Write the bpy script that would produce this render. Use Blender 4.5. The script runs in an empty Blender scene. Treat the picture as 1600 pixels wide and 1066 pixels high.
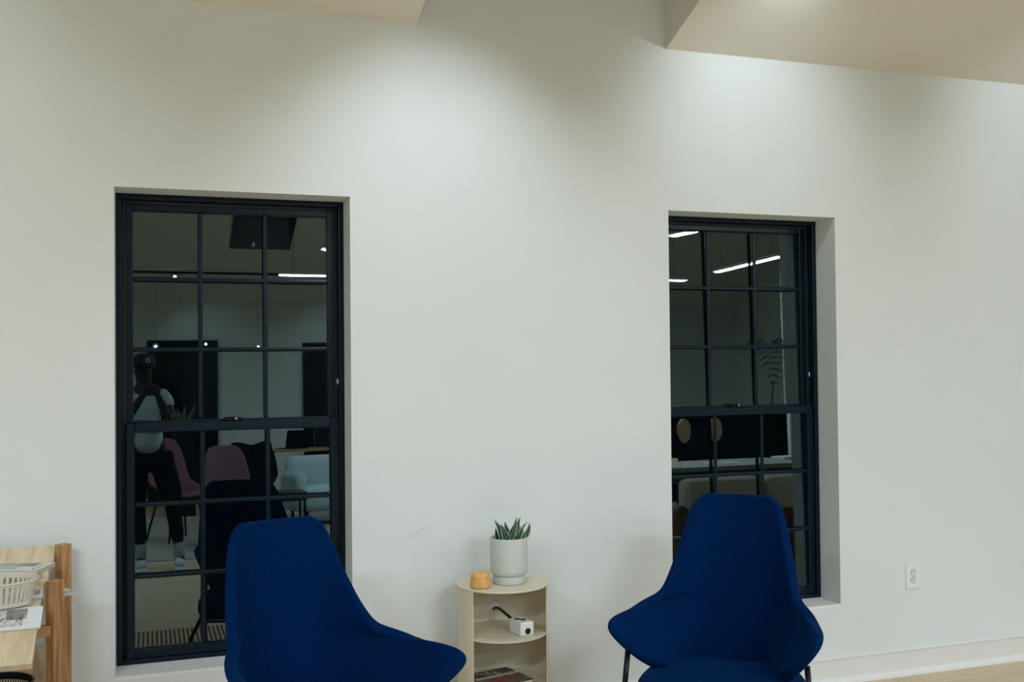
import bpy, bmesh, math, random
from mathutils import Vector, Matrix
S = bpy.context.scene
C = S.collection
R = math.radians
random.seed(4)

# ------------------------------------------------------------------ camera, world, exposure
S.view_settings.view_transform = 'Standard'
S.view_settings.look = 'None'
S.view_settings.exposure = -0.12
S.view_settings.gamma = 1.0
S.view_settings.use_curve_mapping = False
YAW, PIT, ROL, FPX = 0.334, 0.0196, 0.0095, 1623.15
c_, s_ = math.cos, math.sin
rv = Vector((c_(YAW), -s_(YAW), 0)); fv = Vector((s_(YAW), c_(YAW), 0)); uv = Vector((0, 0, 1))
F = c_(PIT)*fv + s_(PIT)*uv; U = -s_(PIT)*fv + c_(PIT)*uv
RX = c_(ROL)*rv - s_(ROL)*U; UX = s_(ROL)*rv + c_(ROL)*U
cd = bpy.data.cameras.new('camera'); cam = bpy.data.objects.new('camera', cd); C.objects.link(cam)
m = Matrix((RX, UX, -F)).transposed().to_4x4(); m.translation = Vector((0, -4, 1.47)); cam.matrix_world = m
cd.sensor_width = 36; cd.lens = FPX/1600*36; cd.clip_start = 0.02; cd.clip_end = 100
S.camera = cam
w = bpy.data.worlds.new('night'); S.world = w; w.use_nodes = True
w.node_tree.nodes['Background'].inputs[0].default_value = (0.15, 0.3, 0.4, 1)
w.node_tree.nodes['Background'].inputs[1].default_value = 0.006

COOL = (0.88, 0.985, 1.11)
SPOT_W, PANEL_W = 11.0, 70.0
# wall washing spots (their fittings are built below at the same places)
SPOTS = [(-0.75, -0.95, 3.04, -0.85, 2.1, .45), (1.0, -0.95, 3.04, 1.07, 1.75, 1.55), (2.42, -0.8, 3.02, 2.52, 2.4, .8),
         (4.0, -0.95, 3.04, 4.2, 2.4, .7)]
def spot(x, y, z, tx, ty, tz, watts, ang=100, size=.03, col=COOL):
    l = bpy.data.lights.new('spot_beam', 'SPOT'); l.energy = watts; l.spot_size = R(ang); l.spot_blend = 1.0
    l.shadow_soft_size = size; l.color = col
    o = bpy.data.objects.new('spot_beam', l); C.objects.link(o); o.location = (x, y, z)
    o.rotation_euler = (Vector((tx, ty, tz))-Vector((x, y, z))).to_track_quat('-Z', 'Y').to_euler()
for x, y, z, tx, tz, k in SPOTS: spot(x, y, z, tx, 0, tz, SPOT_W*k*2.2, 84 if x == 1.0 else 96)
# rear wall spots
for x, tx in ((0.3, .9), (2.2, 2.6), (4.6, 4.6)): spot(x, -10.2, 3.0, tx, -11.2, 1.7, 26, 90)
# linear pendants: x, y, length, rotation (0 along x), z
PEND = [(1.95, -6.1, 1.5, 0, 2.62), (2.05, -4.3, 1.4, 0, 2.62), (5.65, -4.6, 1.2, 90, 2.62), (4.95, -5.95, 1.5, 0, 2.62),
        (4.06, -2.9, .42, 75, 2.62), (-1.6, -3.4, 1.5, 0, 2.62), (-1.6, -7.4, 1.5, 0, 2.62), (3.6, -8.2, 1.5, 0, 2.62)]
for x, y, L, rz, z in PEND:
    l = bpy.data.lights.new('pendant_glow', 'AREA'); l.shape = 'RECTANGLE'; l.size = L-.04; l.size_y = .05
    l.energy = PANEL_W*L/1.5; l.color = COOL
    o = bpy.data.objects.new('pendant_glow', l); C.objects.link(o); o.location = (x, y, z-.012); o.rotation_euler = (0, 0, R(rz))

# ------------------------------------------------------------------ materials
def nodes(name):
    mt = bpy.data.materials.new(name); mt.use_nodes = True
    return mt, mt.node_tree, mt.node_tree.nodes['Principled BSDF']
def mat(name, col, rough=.6, metal=0., noise=.0, nscale=40., bump=0., bscale=200., sheen=0., sheencol=None, spec=.5, emit=None, es=0, stretch=None):
    mt, nt, p = nodes(name)
    p.inputs['Base Color'].default_value = (*col, 1); p.inputs['Roughness'].default_value = rough
    p.inputs['Metallic'].default_value = metal; p.inputs['Specular IOR Level'].default_value = spec
    tc = nt.nodes.new('ShaderNodeTexCoord'); mp = nt.nodes.new('ShaderNodeMapping'); nt.links.new(tc.outputs['Object'], mp.inputs[0])
    if stretch: mp.inputs['Scale'].default_value = stretch
    if noise:
        n = nt.nodes.new('ShaderNodeTexNoise'); n.inputs['Scale'].default_value = nscale; n.inputs['Detail'].default_value = 4
        nt.links.new(mp.outputs[0], n.inputs[0])
        r = nt.nodes.new('ShaderNodeValToRGB'); r.color_ramp.elements[0].position = .3; r.color_ramp.elements[1].position = .7
        r.color_ramp.elements[0].color = (*[c*(1-noise) for c in col], 1); r.color_ramp.elements[1].color = (*[min(1, c*(1+noise)) for c in col], 1)
        nt.links.new(n.outputs[0], r.inputs[0]); nt.links.new(r.outputs[0], p.inputs['Base Color'])
    if bump:
        n = nt.nodes.new('ShaderNodeTexNoise'); n.inputs['Scale'].default_value = bscale; n.inputs['Detail'].default_value = 3
        nt.links.new(mp.outputs[0], n.inputs[0])
        b = nt.nodes.new('ShaderNodeBump'); b.inputs['Strength'].default_value = bump; b.inputs['Distance'].default_value = .002
        nt.links.new(n.outputs[0], b.inputs['Height']); nt.links.new(b.outputs[0], p.inputs['Normal'])
    if sheen:
        p.inputs['Sheen Weight'].default_value = sheen; p.inputs['Sheen Roughness'].default_value = .4
        p.inputs['Sheen Tint'].default_value = (*(sheencol or col), 1)
    if emit: p.inputs['Emission Color'].default_value = (*emit, 1); p.inputs['Emission Strength'].default_value = es
    return mt
def wood(name, a, b, scale=6., stretch=(1, 14, 14), rough=.45):
    mt, nt, p = nodes(name); p.inputs['Roughness'].default_value = rough
    tc = nt.nodes.new('ShaderNodeTexCoord'); mp = nt.nodes.new('ShaderNodeMapping'); mp.inputs['Scale'].default_value = stretch
    n = nt.nodes.new('ShaderNodeTexNoise'); n.inputs['Scale'].default_value = scale; n.inputs['Detail'].default_value = 6; n.inputs['Distortion'].default_value = .6
    r = nt.nodes.new('ShaderNodeValToRGB'); r.color_ramp.elements[0].position = .35; r.color_ramp.elements[1].position = .68
    r.color_ramp.elements[0].color = (*a, 1); r.color_ramp.elements[1].color = (*b, 1)
    nt.links.new(tc.outputs['Object'], mp.inputs[0]); nt.links.new(mp.outputs[0], n.inputs[0]); nt.links.new(n.outputs[0], r.inputs[0])
    nt.links.new(r.outputs[0], p.inputs['Base Color']); return mt
WALL = mat('wall_paint', (.77, .815, .80), .85, noise=.012, nscale=3, bump=.12, bscale=120)
CEIL = mat('ceiling_paint', (.80, .775, .69), .9, noise=.01, nscale=3)
SILL = mat('sill_paint', (.86, .87, .86), .5)
BASE = mat('baseboard_paint', (.82, .83, .80), .4)
FRAME = mat('window_frame_paint', (.0010, .0098, .0195), .30, spec=.24)
TRACKM = mat('jamb_liner', (.003, .005, .008), .6)
CHROME = mat('chrome', (.7, .72, .72), .2, metal=1)
BLKMETAL = mat('black_metal', (.006, .008, .012), .35, metal=.6)
NAVY = mat('navy_wool', (.0001, .0145, .074), .95, noise=.22, nscale=260, bump=.55, bscale=420, sheen=.10, sheencol=(.0, .25, .7), spec=.05)
POWDER = mat('cream_powder_coat', (.73, .665, .50), .45)
POWDERIN = mat('cream_powder_coat_inside', (.70, .68, .58), .5)
OAK = wood('oak', (.36, .17, .06), (.60, .35, .16), 5, (18, 18, 1.2))
OAKX = wood('oak_edge', (.42, .21, .08), (.62, .37, .17), 5, (1.2, 18, 18))
PLY = wood('pale_plywood', (.62, .49, .31), (.78, .67, .48), 4, (9, 1.5, 1.5), .5)
def glass_mat():
    mt = bpy.data.materials.new('window_glass'); mt.use_nodes = True; nt = mt.node_tree; nt.nodes.clear()
    o = nt.nodes.new('ShaderNodeOutputMaterial'); mx = nt.nodes.new('ShaderNodeMixShader'); t = nt.nodes.new('ShaderNodeBsdfTransparent')
    g = nt.nodes.new('ShaderNodeBsdfGlossy'); g.inputs['Roughness'].default_value = 0.0; g.inputs['Color'].default_value = (.74, .97, 1.0, 1)
    t.inputs[0].default_value = (.93, .95, .95, 1)
    lw = nt.nodes.new('ShaderNodeLayerWeight'); lw.inputs['Blend'].default_value = .16
    mr = nt.nodes.new('ShaderNodeMapRange'); mr.inputs[1].default_value = 0; mr.inputs[2].default_value = 1; mr.inputs[3].default_value = .07; mr.inputs[4].default_value = .5
    nt.links.new(lw.outputs['Fresnel'], mr.inputs[0]); nt.links.new(mr.outputs[0], mx.inputs[0])
    nt.links.new(t.outputs[0], mx.inputs[1]); nt.links.new(g.outputs[0], mx.inputs[2]); nt.links.new(mx.outputs[0], o.inputs[0])
    return mt
GLASS = glass_mat()
def floor_mat():
    mt, nt, p = nodes('plank_floor'); p.inputs['Roughness'].default_value = .35
    tc = nt.nodes.new('ShaderNodeTexCoord'); br = nt.nodes.new('ShaderNodeTexBrick')
    br.inputs['Scale'].default_value = 1; br.inputs['Brick Width'].default_value = 1.6; br.inputs['Row Height'].default_value = .17
    br.inputs['Mortar Size'].default_value = .0015
    br.inputs['Color1'].default_value = (.76, .61, .40, 1); br.inputs['Color2'].default_value = (.68, .54, .35, 1); br.inputs['Mortar'].default_value = (.3, .22, .13, 1)
    mp = nt.nodes.new('ShaderNodeMapping'); mp.inputs['Scale'].default_value = (1.5, 22, 1)
    n = nt.nodes.new('ShaderNodeTexNoise'); n.inputs['Scale'].default_value = 2.2; n.inputs['Detail'].default_value = 5
    mx = nt.nodes.new('ShaderNodeMix'); mx.data_type = 'RGBA'; mx.blend_type = 'MULTIPLY'; mx.inputs[0].default_value = .55
    r = nt.nodes.new('ShaderNodeValToRGB'); r.color_ramp.elements[0].position = .3; r.color_ramp.elements[0].color = (.72, .66, .6, 1)
    r.color_ramp.elements[1].position = .65; r.color_ramp.elements[1].color = (1, 1, 1, 1)
    nt.links.new(tc.outputs['Object'], br.inputs[0]); nt.links.new(tc.outputs['Object'], mp.inputs[0]); nt.links.new(mp.outputs[0], n.inputs[0])
    nt.links.new(n.outputs[0], r.inputs[0]); nt.links.new(br.outputs[0], mx.inputs[6]); nt.links.new(r.outputs[0], mx.inputs[7])
    nt.links.new(mx.outputs[2], p.inputs['Base Color']); return mt
FLOOR = floor_mat()

# ------------------------------------------------------------------ mesh helpers
class MB:
    def __init__(s): s.bm = bmesh.new()
    def box(s, x0, x1, y0, y1, z0, z1, M=None, bev=0):
        vs = [Vector(p) for p in ((x0, y0, z0), (x1, y0, z0), (x1, y1, z0), (x0, y1, z0), (x0, y0, z1), (x1, y0, z1), (x1, y1, z1), (x0, y1, z1))]
        if M is not None: vs = [M @ v for v in vs]
        v = [s.bm.verts.new(p) for p in vs]
        fs = [s.bm.faces.new([v[i] for i in f]) for f in ((3, 2, 1, 0), (4, 5, 6, 7), (0, 1, 5, 4), (1, 2, 6, 5), (2, 3, 7, 6), (3, 0, 4, 7))]
        if bev:
            es = list({e for f in fs for e in f.edges})
            bmesh.ops.bevel(s.bm, geom=es, offset=bev, segments=2, affect='EDGES', profile=.5)
        return s
    def prism(s, pts, z0, z1, M=None):
        # pts counterclockwise in xy
        a = [Vector((x, y, z0)) for x, y in pts]; b = [Vector((x, y, z1)) for x, y in pts]
        if M is not None: a = [M @ v for v in a]; b = [M @ v for v in b]
        a = [s.bm.verts.new(v) for v in a]; b = [s.bm.verts.new(v) for v in b]; n = len(a)
        s.bm.faces.new(a[::-1]); s.bm.faces.new(b)
        for i in range(n): s.bm.faces.new((a[i], a[(i+1) % n], b[(i+1) % n], b[i]))
        return s
    def lathe(s, prof, n=32, c=(0, 0, 0), cap=True, M=None, sx=1., sy=1.):
        rings = []
        for r, z in prof:
            ring = []
            for i in range(n):
                a = 2*math.pi*i/n; v = Vector((c[0]+r*sx*math.cos(a), c[1]+r*sy*math.sin(a), c[2]+z))
                ring.append(s.bm.verts.new(M @ v if M is not None else v))
            rings.append(ring)
        for p, q in zip(rings, rings[1:]):
            for i in range(n): s.bm.faces.new((p[i], p[(i+1) % n], q[(i+1) % n], q[i]))
        if cap: s.bm.faces.new(rings[0][::-1]); s.bm.faces.new(rings[-1])
        return s
    def tube(s, pts, r, n=10, r2=None):
        pts = [Vector(p) for p in pts]; rings = []; N = len(pts)
        for k, p in enumerate(pts):
            t = (pts[min(k+1, N-1)]-pts[max(k-1, 0)]).normalized()
            a = t.cross(Vector((0, 0, 1))) if abs(t.z) < .9 else t.cross(Vector((1, 0, 0))); a.normalize(); b = t.cross(a)
            rr = r if r2 is None else r+(r2-r)*k/(N-1)
            rings.append([s.bm.verts.new(p+rr*(a*math.cos(2*math.pi*i/n)+b*math.sin(2*math.pi*i/n))) for i in range(n)])
        for p, q in zip(rings, rings[1:]):
            for i in range(n): s.bm.faces.new((p[i], p[(i+1) % n], q[(i+1) % n], q[i]))
        s.bm.faces.new(rings[0][::-1]); s.bm.faces.new(rings[-1]); return s
    def grid(s, fn, nu, nv):
        g = [[s.bm.verts.new(fn(i/nu, j/nv)) for i in range(nu+1)] for j in range(nv+1)]
        for j in range(nv):
            for i in range(nu): s.bm.faces.new((g[j][i], g[j][i+1], g[j+1][i+1], g[j+1][i]))
        return s
    def build(s, name, mt, parent=None, smooth=False, bevel=0, sub=0, solid=0, offs=-1):
        bmesh.ops.recalc_face_normals(s.bm, faces=s.bm.faces[:])
        me = bpy.data.meshes.new(name); s.bm.to_mesh(me); s.bm.free()
        me.materials.append(mt)
        if smooth:
            for p in me.polygons: p.use_smooth = True
        o = bpy.data.objects.new(name, me); C.objects.link(o)
        if parent: o.parent = parent
        if solid: md = o.modifiers.new('thick', 'SOLIDIFY'); md.thickness = solid; md.offset = offs
        if bevel: md = o.modifiers.new('bevel', 'BEVEL'); md.width = bevel; md.segments = 2; md.limit_method = 'ANGLE'
        if sub: md = o.modifiers.new('sub', 'SUBSURF'); md.levels = sub; md.render_levels = sub
        return o
def thing(name, label, cat, loc=(0, 0, 0), rz=0, group=None):
    o = bpy.data.objects.new(name, None); C.objects.link(o); o.location = loc; o.rotation_euler = (0, 0, rz)
    return tag(o, label, cat, group)
def tag(o, label, cat, group=None):
    o['label'] = label; o['category'] = cat
    if group: o['group'] = group
    return o
def struct(o): o['kind'] = 'structure'; return o
def copy_tree(o, parent=None):
    c = o.copy(); C.objects.link(c)
    if parent: c.parent = parent
    for ch in list(o.children): copy_tree(ch, c)
    return c

# ------------------------------------------------------------------ room shell
ZC, SL, RIDGE = 2.815, .38, -5.6          # eave height, slope and ridge of the vaulted ceiling
XA, XB, YB = -5.0, 9.5, -11.2
SH0, SH1, SHY, SHZ = 1.0, 2.105, -2.2, 4.0  # skylight shaft
W1 = (-.1264, .728); W2 = (2.1072, 2.9588); WZ = (.352, 2.115)
b = MB()
def cell(x0, x1, z0, z1): b.box(x0, x1, 0, .3, z0, z1)
cell(XA, W1[0], -.1, 3.1); cell(W1[0], W1[1], -.1, WZ[0]); cell(W1[0], W1[1], WZ[1], 3.1)
cell(W1[1], SH0, -.1, 3.1); cell(SH0, SH1, -.1, SHZ+.1); cell(SH1, W2[0], -.1, 3.1)
cell(W2[0], W2[1], -.1, WZ[0]); cell(W2[0], W2[1], WZ[1], 3.1); cell(W2[1], XB, -.1, 3.1)
struct(b.build('wall_front', WALL))
def gable(x0, x1):
    g = MB(); pts = [(0.3, -.1), (0.3, 2.7), (0, ZC+.05), (RIDGE, ZC-SL*RIDGE+.05), (YB, ZC+.05), (YB-.2, 2.7), (YB-.2, -.1)]
    M = Matrix(((0, 0, 1, 0), (1, 0, 0, 0), (0, 1, 0, 0), (0, 0, 0, 1)))
    return g.prism(pts, x0, x1, M)
struct(gable(XA-.2, XA).build('wall_left', WALL)); struct(gable(XB, XB+.2).build('wall_right', WALL))
struct(MB().box(XA, XB, YB-.2, YB, -.1, 2.9).build('wall_back', WALL))
struct(MB().box(XA-.2, XB+.2, YB-.2, .3, -.12, 0).build('floor', FLOOR))
b = MB()
def slab(x0, x1, y0, y1, t=.12):
    def zz(y): return ZC + (-SL*y if y > RIDGE else SL*(y-YB))
    P = [(x0, y0), (x1, y0), (x1, y1), (x0, y1)]
    lo = [b.bm.verts.new((x, y, zz(y))) for x, y in P]; hi = [b.bm.verts.new((x, y, zz(y)+t)) for x, y in P]
    b.bm.faces.new(lo[::-1]); b.bm.faces.new(hi)
    for i in range(4): b.bm.faces.new((lo[i], lo[(i+1) % 4], hi[(i+1) % 4], hi[i]))
slab(XA, SH0, 0, RIDGE); slab(SH1, XB, 0, RIDGE); slab(SH0, SH1, SHY, RIDGE); slab(XA, XB, RIDGE, YB)
MY = Matrix(((0, 0, 1, 0), (1, 0, 0, 0), (0, 1, 0, 0), (0, 0, 0, 1)))
for xa in (SH0-.1, SH1): b.prism([(SHY-.1, ZC-SL*(SHY-.1)+.12), (0, ZC+.12), (0, SHZ), (SHY-.1, SHZ)], xa, xa+.1, MY)
b.box(SH0, SH1, SHY-.1, SHY, ZC-SL*SHY+.13, SHZ)
b.box(SH0-.1, SH1+.1, SHY-.1, .05, SHZ, SHZ+.05)
struct(b.build('ceiling', CEIL))
NIGHT = mat('dark_night_glass', (.002, .003, .004), .08)
w3 = MB().box(SH0+.3, SH1-.3, SHY+.3, -.6, SHZ-.02, SHZ-.001).build('window_3', NIGHT); struct(w3)
zs = lambda y: ZC+SL*(y-YB)
g = MB(); g.prism([(.97, -9.6), (1.75, -9.6), (1.75, -8.85), (.97, -8.85)], 0, .02, Matrix(((1, 0, 0, 0), (0, 1, 0, 0), (0, SL, 1, ZC-SL*YB-.03), (0, 0, 0, 1))))
struct(g.build('window_4', NIGHT))
# baseboard with shoe moulding, only where a wall is plain
b = MB()
b.box(XA, XB, -.016, .02, 0, .108); b.prism([(.02, .108), (-.016, .108), (-.022, .110), (-.022, .116), (-.014, .1224), (.02, .1224)], XA, XB, Matrix(((0, 0, 1, 0), (1, 0, 0, 0), (0, 1, 0, 0), (0, 0, 0, 1))))
struct(b.build('baseboard_front', BASE))
struct(MB().prism([(0, 0), (-.034, 0), (-.032, .012), (-.024, .022), (-.016, .026), (0, .026)], XA, XB, Matrix(((0, 0, 1, 0), (1, 0, 0, 0), (0, 1, 0, 0), (0, 0, 0, 1)))).build('trim_1', SILL))
struct(MB().box(XA, XB, YB, YB+.018, 0, .13).build('baseboard_back', BASE))
# hairline crack in the plaster between the left window and the cabinet
b = MB(); cr = [(.945, -.0006, .785), (.972, -.0006, .792), (1.0, -.0006, .808), (1.02, -.0006, .815), (1.035, -.0006, .825)]
b.tube(cr, .0009, 5); tag(b.build('wall_crack', mat('crack', (.55, .55, .5), .9)), 'hairline crack in the white wall right of the left window', 'crack')

# ------------------------------------------------------------------ windows
TILT = R(1.17)
def window(name, x0, x1, label):
    z0, z1 = WZ; root = bpy.data.objects.new(name, None); C.objects.link(root); root.location = ((x0+x1)/2, .15, z0); struct(root)
    T = Matrix.Translation((-(x0+x1)/2, -.15, -z0))
    def part(bm, nm, mt, par=root, **k):
        bmesh.ops.transform(bm.bm, matrix=T, verts=bm.bm.verts[:]); return bm.build(nm, mt, par, **k)
    def ring(bm, a0, a1, b0, b1, y0, y1, wl, wr, wb, wt):
        bm.box(a0, a0+wl, y0, y1, b0, b1); bm.box(a1-wr, a1, y0, y1, b0, b1)
        bm.box(a0+wl, a1-wr, y0, y1, b0, b0+wb); bm.box(a0+wl, a1-wr, y0, y1, b1-wt, b1)
    f = MB(); ring(f, x0, x1, z0, z1, .145, .30, .022, .020, .018, .020)
    part(f, 'frame', FRAME, bevel=.003)
    f = MB(); ring(f, x0+.022, x1-.020, z0+.018, z1-.020, .185, .30, .012, .012, .008, .012); part(f, 'jamb', TRACKM, bevel=.002)
    # upper sash (outer track)
    f = MB(); u0, u1, v0, v1 = x0+.030, x1-.027, 1.225, z1-.022
    ring(f, u0, u1, v0, v1, .197, .232, .030, .030, .032, .032); us = part(f, 'sash', FRAME, bevel=.003)
    gx0, gx1, gz0, gz1 = u0+.030, u1-.030, v0+.032, v1-.032
    def grille(a0, a1, c0, c1, y, par, rows):
        for k in (1, 2):
            xx = a0+(a1-a0)*k/3; part(MB().box(xx-.0085, xx+.0085, y-.011, y-.001, c0, c1), 'muntin', FRAME, par, bevel=.0055)
        for zz in rows:
            part(MB().box(a0, a1, y-.0125, y-.001, zz-.0085, zz+.0085), 'muntin', FRAME, par, bevel=.0055)
    def pane(a0, a1, c0, c1, y, par):
        cz = (c0+c1)/2; M = Matrix.Translation((0, y, cz)) @ Matrix.Rotation(-TILT, 4, 'X')
        part(MB().box(a0-.004, a1+.004, -.002, .002, c0-cz-.004, c1-cz+.004, M), 'glass_pane', GLASS, par)
    grille(gx0, gx1, gz0, gz1, .206, us, (1.527, 1.797)); pane(gx0, gx1, gz0, gz1, .216, us)
    # lower sash (room side)
    f = MB(); l0, l1 = x0+.034, x1-.017; c0, c1 = z0+.016, 1.250
    ring(f, l0, l1, c0, c1, .158, .193, .031, .036, .037, .036); ls = part(f, 'sash', FRAME, bevel=.004)
    hx0, hx1, hz0, hz1 = l0+.031, l1-.036, c0+.037, c1-.036
    grille(hx0, hx1, hz0, hz1, .170, ls, (.674, .944)); pane(hx0, hx1, hz0, hz1, .181, ls)
    # cam lock on the meeting rail
    xc = (x0+x1)/2; L = MB()
    L.lathe([(.001, 0), (.032, 0), (.034, .004), (.030, .010), (.012, .014), (.001, .014)], 20, (xc, .176, 1.250), sx=1.15, sy=.42)
    L.box(xc-.034, xc+.030, .160, .172, 1.252, 1.259, bev=.003)
    lk = part(L, 'lock', BLKMETAL, smooth=True)
    part(MB().box(xc+.004, xc+.012, .158, .162, 1.254, 1.264, bev=.001), 'lock_screw', CHROME, lk)
    # vent stop on the right jamb
    part(MB().lathe([(.001, -.013), (.0045, -.010), (.0045, .010), (.001, .013)], 10, (x1-.021, .183, 1.395)), 'vent_stop', CHROME, smooth=True)
    # painted sill board
    part(MB().box(x0, x1, -.001, .145, z0-.012, z0+.001), 'window_sill', SILL)
    return root
window('window_1', *W1, 0); window('window_2', *W2, 0)

# ------------------------------------------------------------------ wall outlet
t = thing('wall_outlet', 'white duplex electrical outlet low on the wall right of the right window', 'outlet', (3.36, 0, .447))
WPL = mat('outlet_plastic', (.84, .86, .86), .35)
MB().box(-.0405, .0405, -.007, 0, -.058, .058, bev=.003).build('cover_plate', WPL, t)
SLOT = mat('outlet_slots', (.02, .02, .02), .5); RIM = mat('outlet_gap', (.02, .022, .022), .6)
for z in (.018, -.016):
    M = Matrix.Translation((0, -.007, z)) @ Matrix.Rotation(R(90), 4, 'X')
    MB().lathe([(.0155, -.0001), (.0155, .0006)], 24, M=M).build('socket_gap', RIM, t)
    so = MB().lathe([(.0140, 0), (.0140, .0016)], 24, M=M).build('socket', WPL, t)
    q = MB(); q.box(-.0072, -.0052, -.0095, -.0080, z+.001, z+.009); q.box(.0052, .0068, -.0095, -.0080, z+.001, z+.008)
    q.lathe([(.0026, 0.001), (.0026, .0024)], 10, M=Matrix.Translation((0, -.007, z-.006)) @ Matrix.Rotation(R(90), 4, 'X'))
    q.build('slots', SLOT, so)

# ------------------------------------------------------------------ blue lounge chairs
def interp(rows, v):
    n = len(rows)-1; x = v*n; i = min(int(x), n-1); f = x-i
    p0, p1, p2, p3 = rows[max(i-1, 0)], rows[i], rows[i+1], rows[min(i+2, n)]
    return [.5*((2*b)+(-a+c)*f+(2*a-5*b+4*c-d)*f*f+(-a+3*b-3*c+d)*f**3) for a, b, c, d in zip(p0, p1, p2, p3)]
# centre (y, z) and edge (x, y, z) of the shell from the seat up; y grows towards the back
ROWS = [(.235, .30, .20, -.10, .415), (.245, .36, .240, -.20, .465), (.25, .42, .289, -.27, .527), (.255, .48, .330, -.305, .588), (.26, .53, .334, -.24, .613),
        (.265, .58, .301, -.085, .612), (.27, .64, .244, .05, .630), (.275, .70, .220, .13, .69), (.28, .77, .201, .185, .765), (.285, .84, .185, .225, .835),
        (.29, .90, .171, .25, .895), (.293, .945, .151, .268, .942), (.295, .969, .116, .28, .966)]
def lounge_chair(label, loc, rz):
    t = thing('lounge_chair', label, 'armchair', loc, rz, None)
    def fn(u, v):
        cy, cz, ex, ey, ez = interp(ROWS, v); q = 2*u-1; a = abs(q); sg = 1 if q >= 0 else -1
        return Vector((sg*ex*(a**.86), cy+(ey-cy)*a**(2.7-1.1*max(0, 1-v*2)), cz+(ez-cz)*a**2.2))
    o = MB().grid(fn, 26, 34).build('shell', NAVY, t, smooth=True)
    md = o.modifiers.new('thick', 'SOLIDIFY'); md.thickness = .038; md.offset = 0
    bv = o.modifiers.new('sub', 'SUBSURF'); bv.levels = 2; bv.render_levels = 2
    # seat cushion
    b = MB(); n = 40
    def sq(a, rx, ry, e=3.2):
        ca, sa = math.cos(a), math.sin(a)
        return (math.copysign(abs(ca)**(2/e), ca)*rx, math.copysign(abs(sa)**(2/e), sa)*ry)
    prof = [(.80, .315), (.93, .32), (.99, .345), (1.0, .375), (.98, .405), (.92, .422), (.75, .430), (.4, .434), (.02, .435)]
    rings = []
    for k, z in prof:
        rings.append([b.bm.verts.new((sq(2*math.pi*i/n, .275*k, .265*k)[0], sq(2*math.pi*i/n, .275*k, .265*k)[1]-.085, z-.03*(sq(2*math.pi*i/n, 1, 1)[1]+1)*k*.5)) for i in range(n)])
    for p, q in zip(rings, rings[1:]):
        for i in range(n): b.bm.faces.new((p[i], p[(i+1) % n], q[(i+1) % n], q[i]))
    b.bm.faces.new(rings[0][::-1]); b.bm.faces.new(rings[-1])
    b.build('seat_cushion', NAVY, t, smooth=True, sub=1)
    for sx in (-1, 1):
        MB().tube([(sx*.290, -.215, .50), (sx*.298, -.225, .40), (sx*.318, -.27, 0)], .0095, 10, .009).build('leg', BLKMETAL, t, smooth=True)
        MB().tube([(sx*.20, .20, .335), (sx*.23, .27, .25), (sx*.26, .36, 0)], .0095, 10, .008).build('leg', BLKMETAL, t, smooth=True)
    f = MB(); f.tube([(-.302, -.235, .335), (-.25, -.165, .335), (.25, -.165, .335), (.302, -.235, .335)], .008, 8); f.tube([(-.20, .20, .31), (.20, .20, .31)], .008, 8)
    for sx in (-1, 1): f.tube([(sx*.27, -.165, .335), (sx*.20, .2, .31)], .008, 8)
    f.build('seat_frame', BLKMETAL, t, smooth=True)
    return t
lounge_chair('navy blue high-backed lounge chair in front of the left window, turned to the right', (.470, -.85, 0), R(18))
lounge_chair('navy blue high-backed lounge chair in front of the right window, seat cushion in view', (1.866, -.838, 0), R(-40))

# ------------------------------------------------------------------ round cabinet
CX, CY, CR, CT = 1.27, -.2, .174, .622
cab = thing('round_cabinet', 'cream metal round cabinet with open shelves between the two blue chairs', 'cabinet', (CX, CY, 0))
def arc_shell(a0, a1, r, t_, z0, z1, n=40, holes=None):
    b = MB(); A = [a0+(a1-a0)*i/n for i in range(n+1)]
    ro = [(r*math.cos(a), r*math.sin(a)) for a in A]; ri = [((r-t_)*math.cos(a), (r-t_)*math.sin(a)) for a in A]
    b.prism(ro+ri[::-1], z0, z1); return b
HALF = R(58)
# body: shell with a round cable hole in the back
b = MB()
a0, a1 = R(-90)+HALF, R(270)-HALF; n = 96; NZ = 60
hz, ha, hr = .493, R(82), .022
def inhole(a, z): return ((a-ha)*CR)**2+(z-hz)**2 < hr**2
o = arc_shell(a0, a1, CR, .004, .012, CT-.006, 72).build('body', POWDER, cab)
cut = MB().lathe([(hr, -.05), (hr, .05)], 40, M=Matrix.Translation((CR*math.cos(ha), CR*math.sin(ha), hz)) @ Matrix.Rotation(R(90), 4, 'X'))
cm = bpy.data.meshes.new('cut'); cut.bm.to_mesh(cm); cut.bm.free()
cutb = bpy.data.objects.new('cut', cm); C.objects.link(cutb); cutb.location = (CX, CY, 0)
bpy.context.view_layer.update()
md = o.modifiers.new('hole', 'BOOLEAN'); md.operation = 'DIFFERENCE'; md.object = cutb; md.solver = 'EXACT'
dg = bpy.context.evaluated_depsgraph_get(); me2 = bpy.data.meshes.new_from_object(o.evaluated_get(dg)); o.modifiers.clear(); o.data = me2
bpy.data.objects.remove(cutb)
MB().lathe([(CR+.001, CT-.006), (CR+.002, CT-.004), (CR+.002, CT-.001), (CR+.001, CT)], 72).build('top', POWDER, cab)
for z in (.438, .247, .05): MB().lathe([(CR-.0045, z-.005), (CR-.0045, z)], 64).build('shelf', POWDER, cab)
MB().lathe([(CR-.02, 0), (CR-.02, .014)], 48).build('plinth', POWDER, cab)

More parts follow.
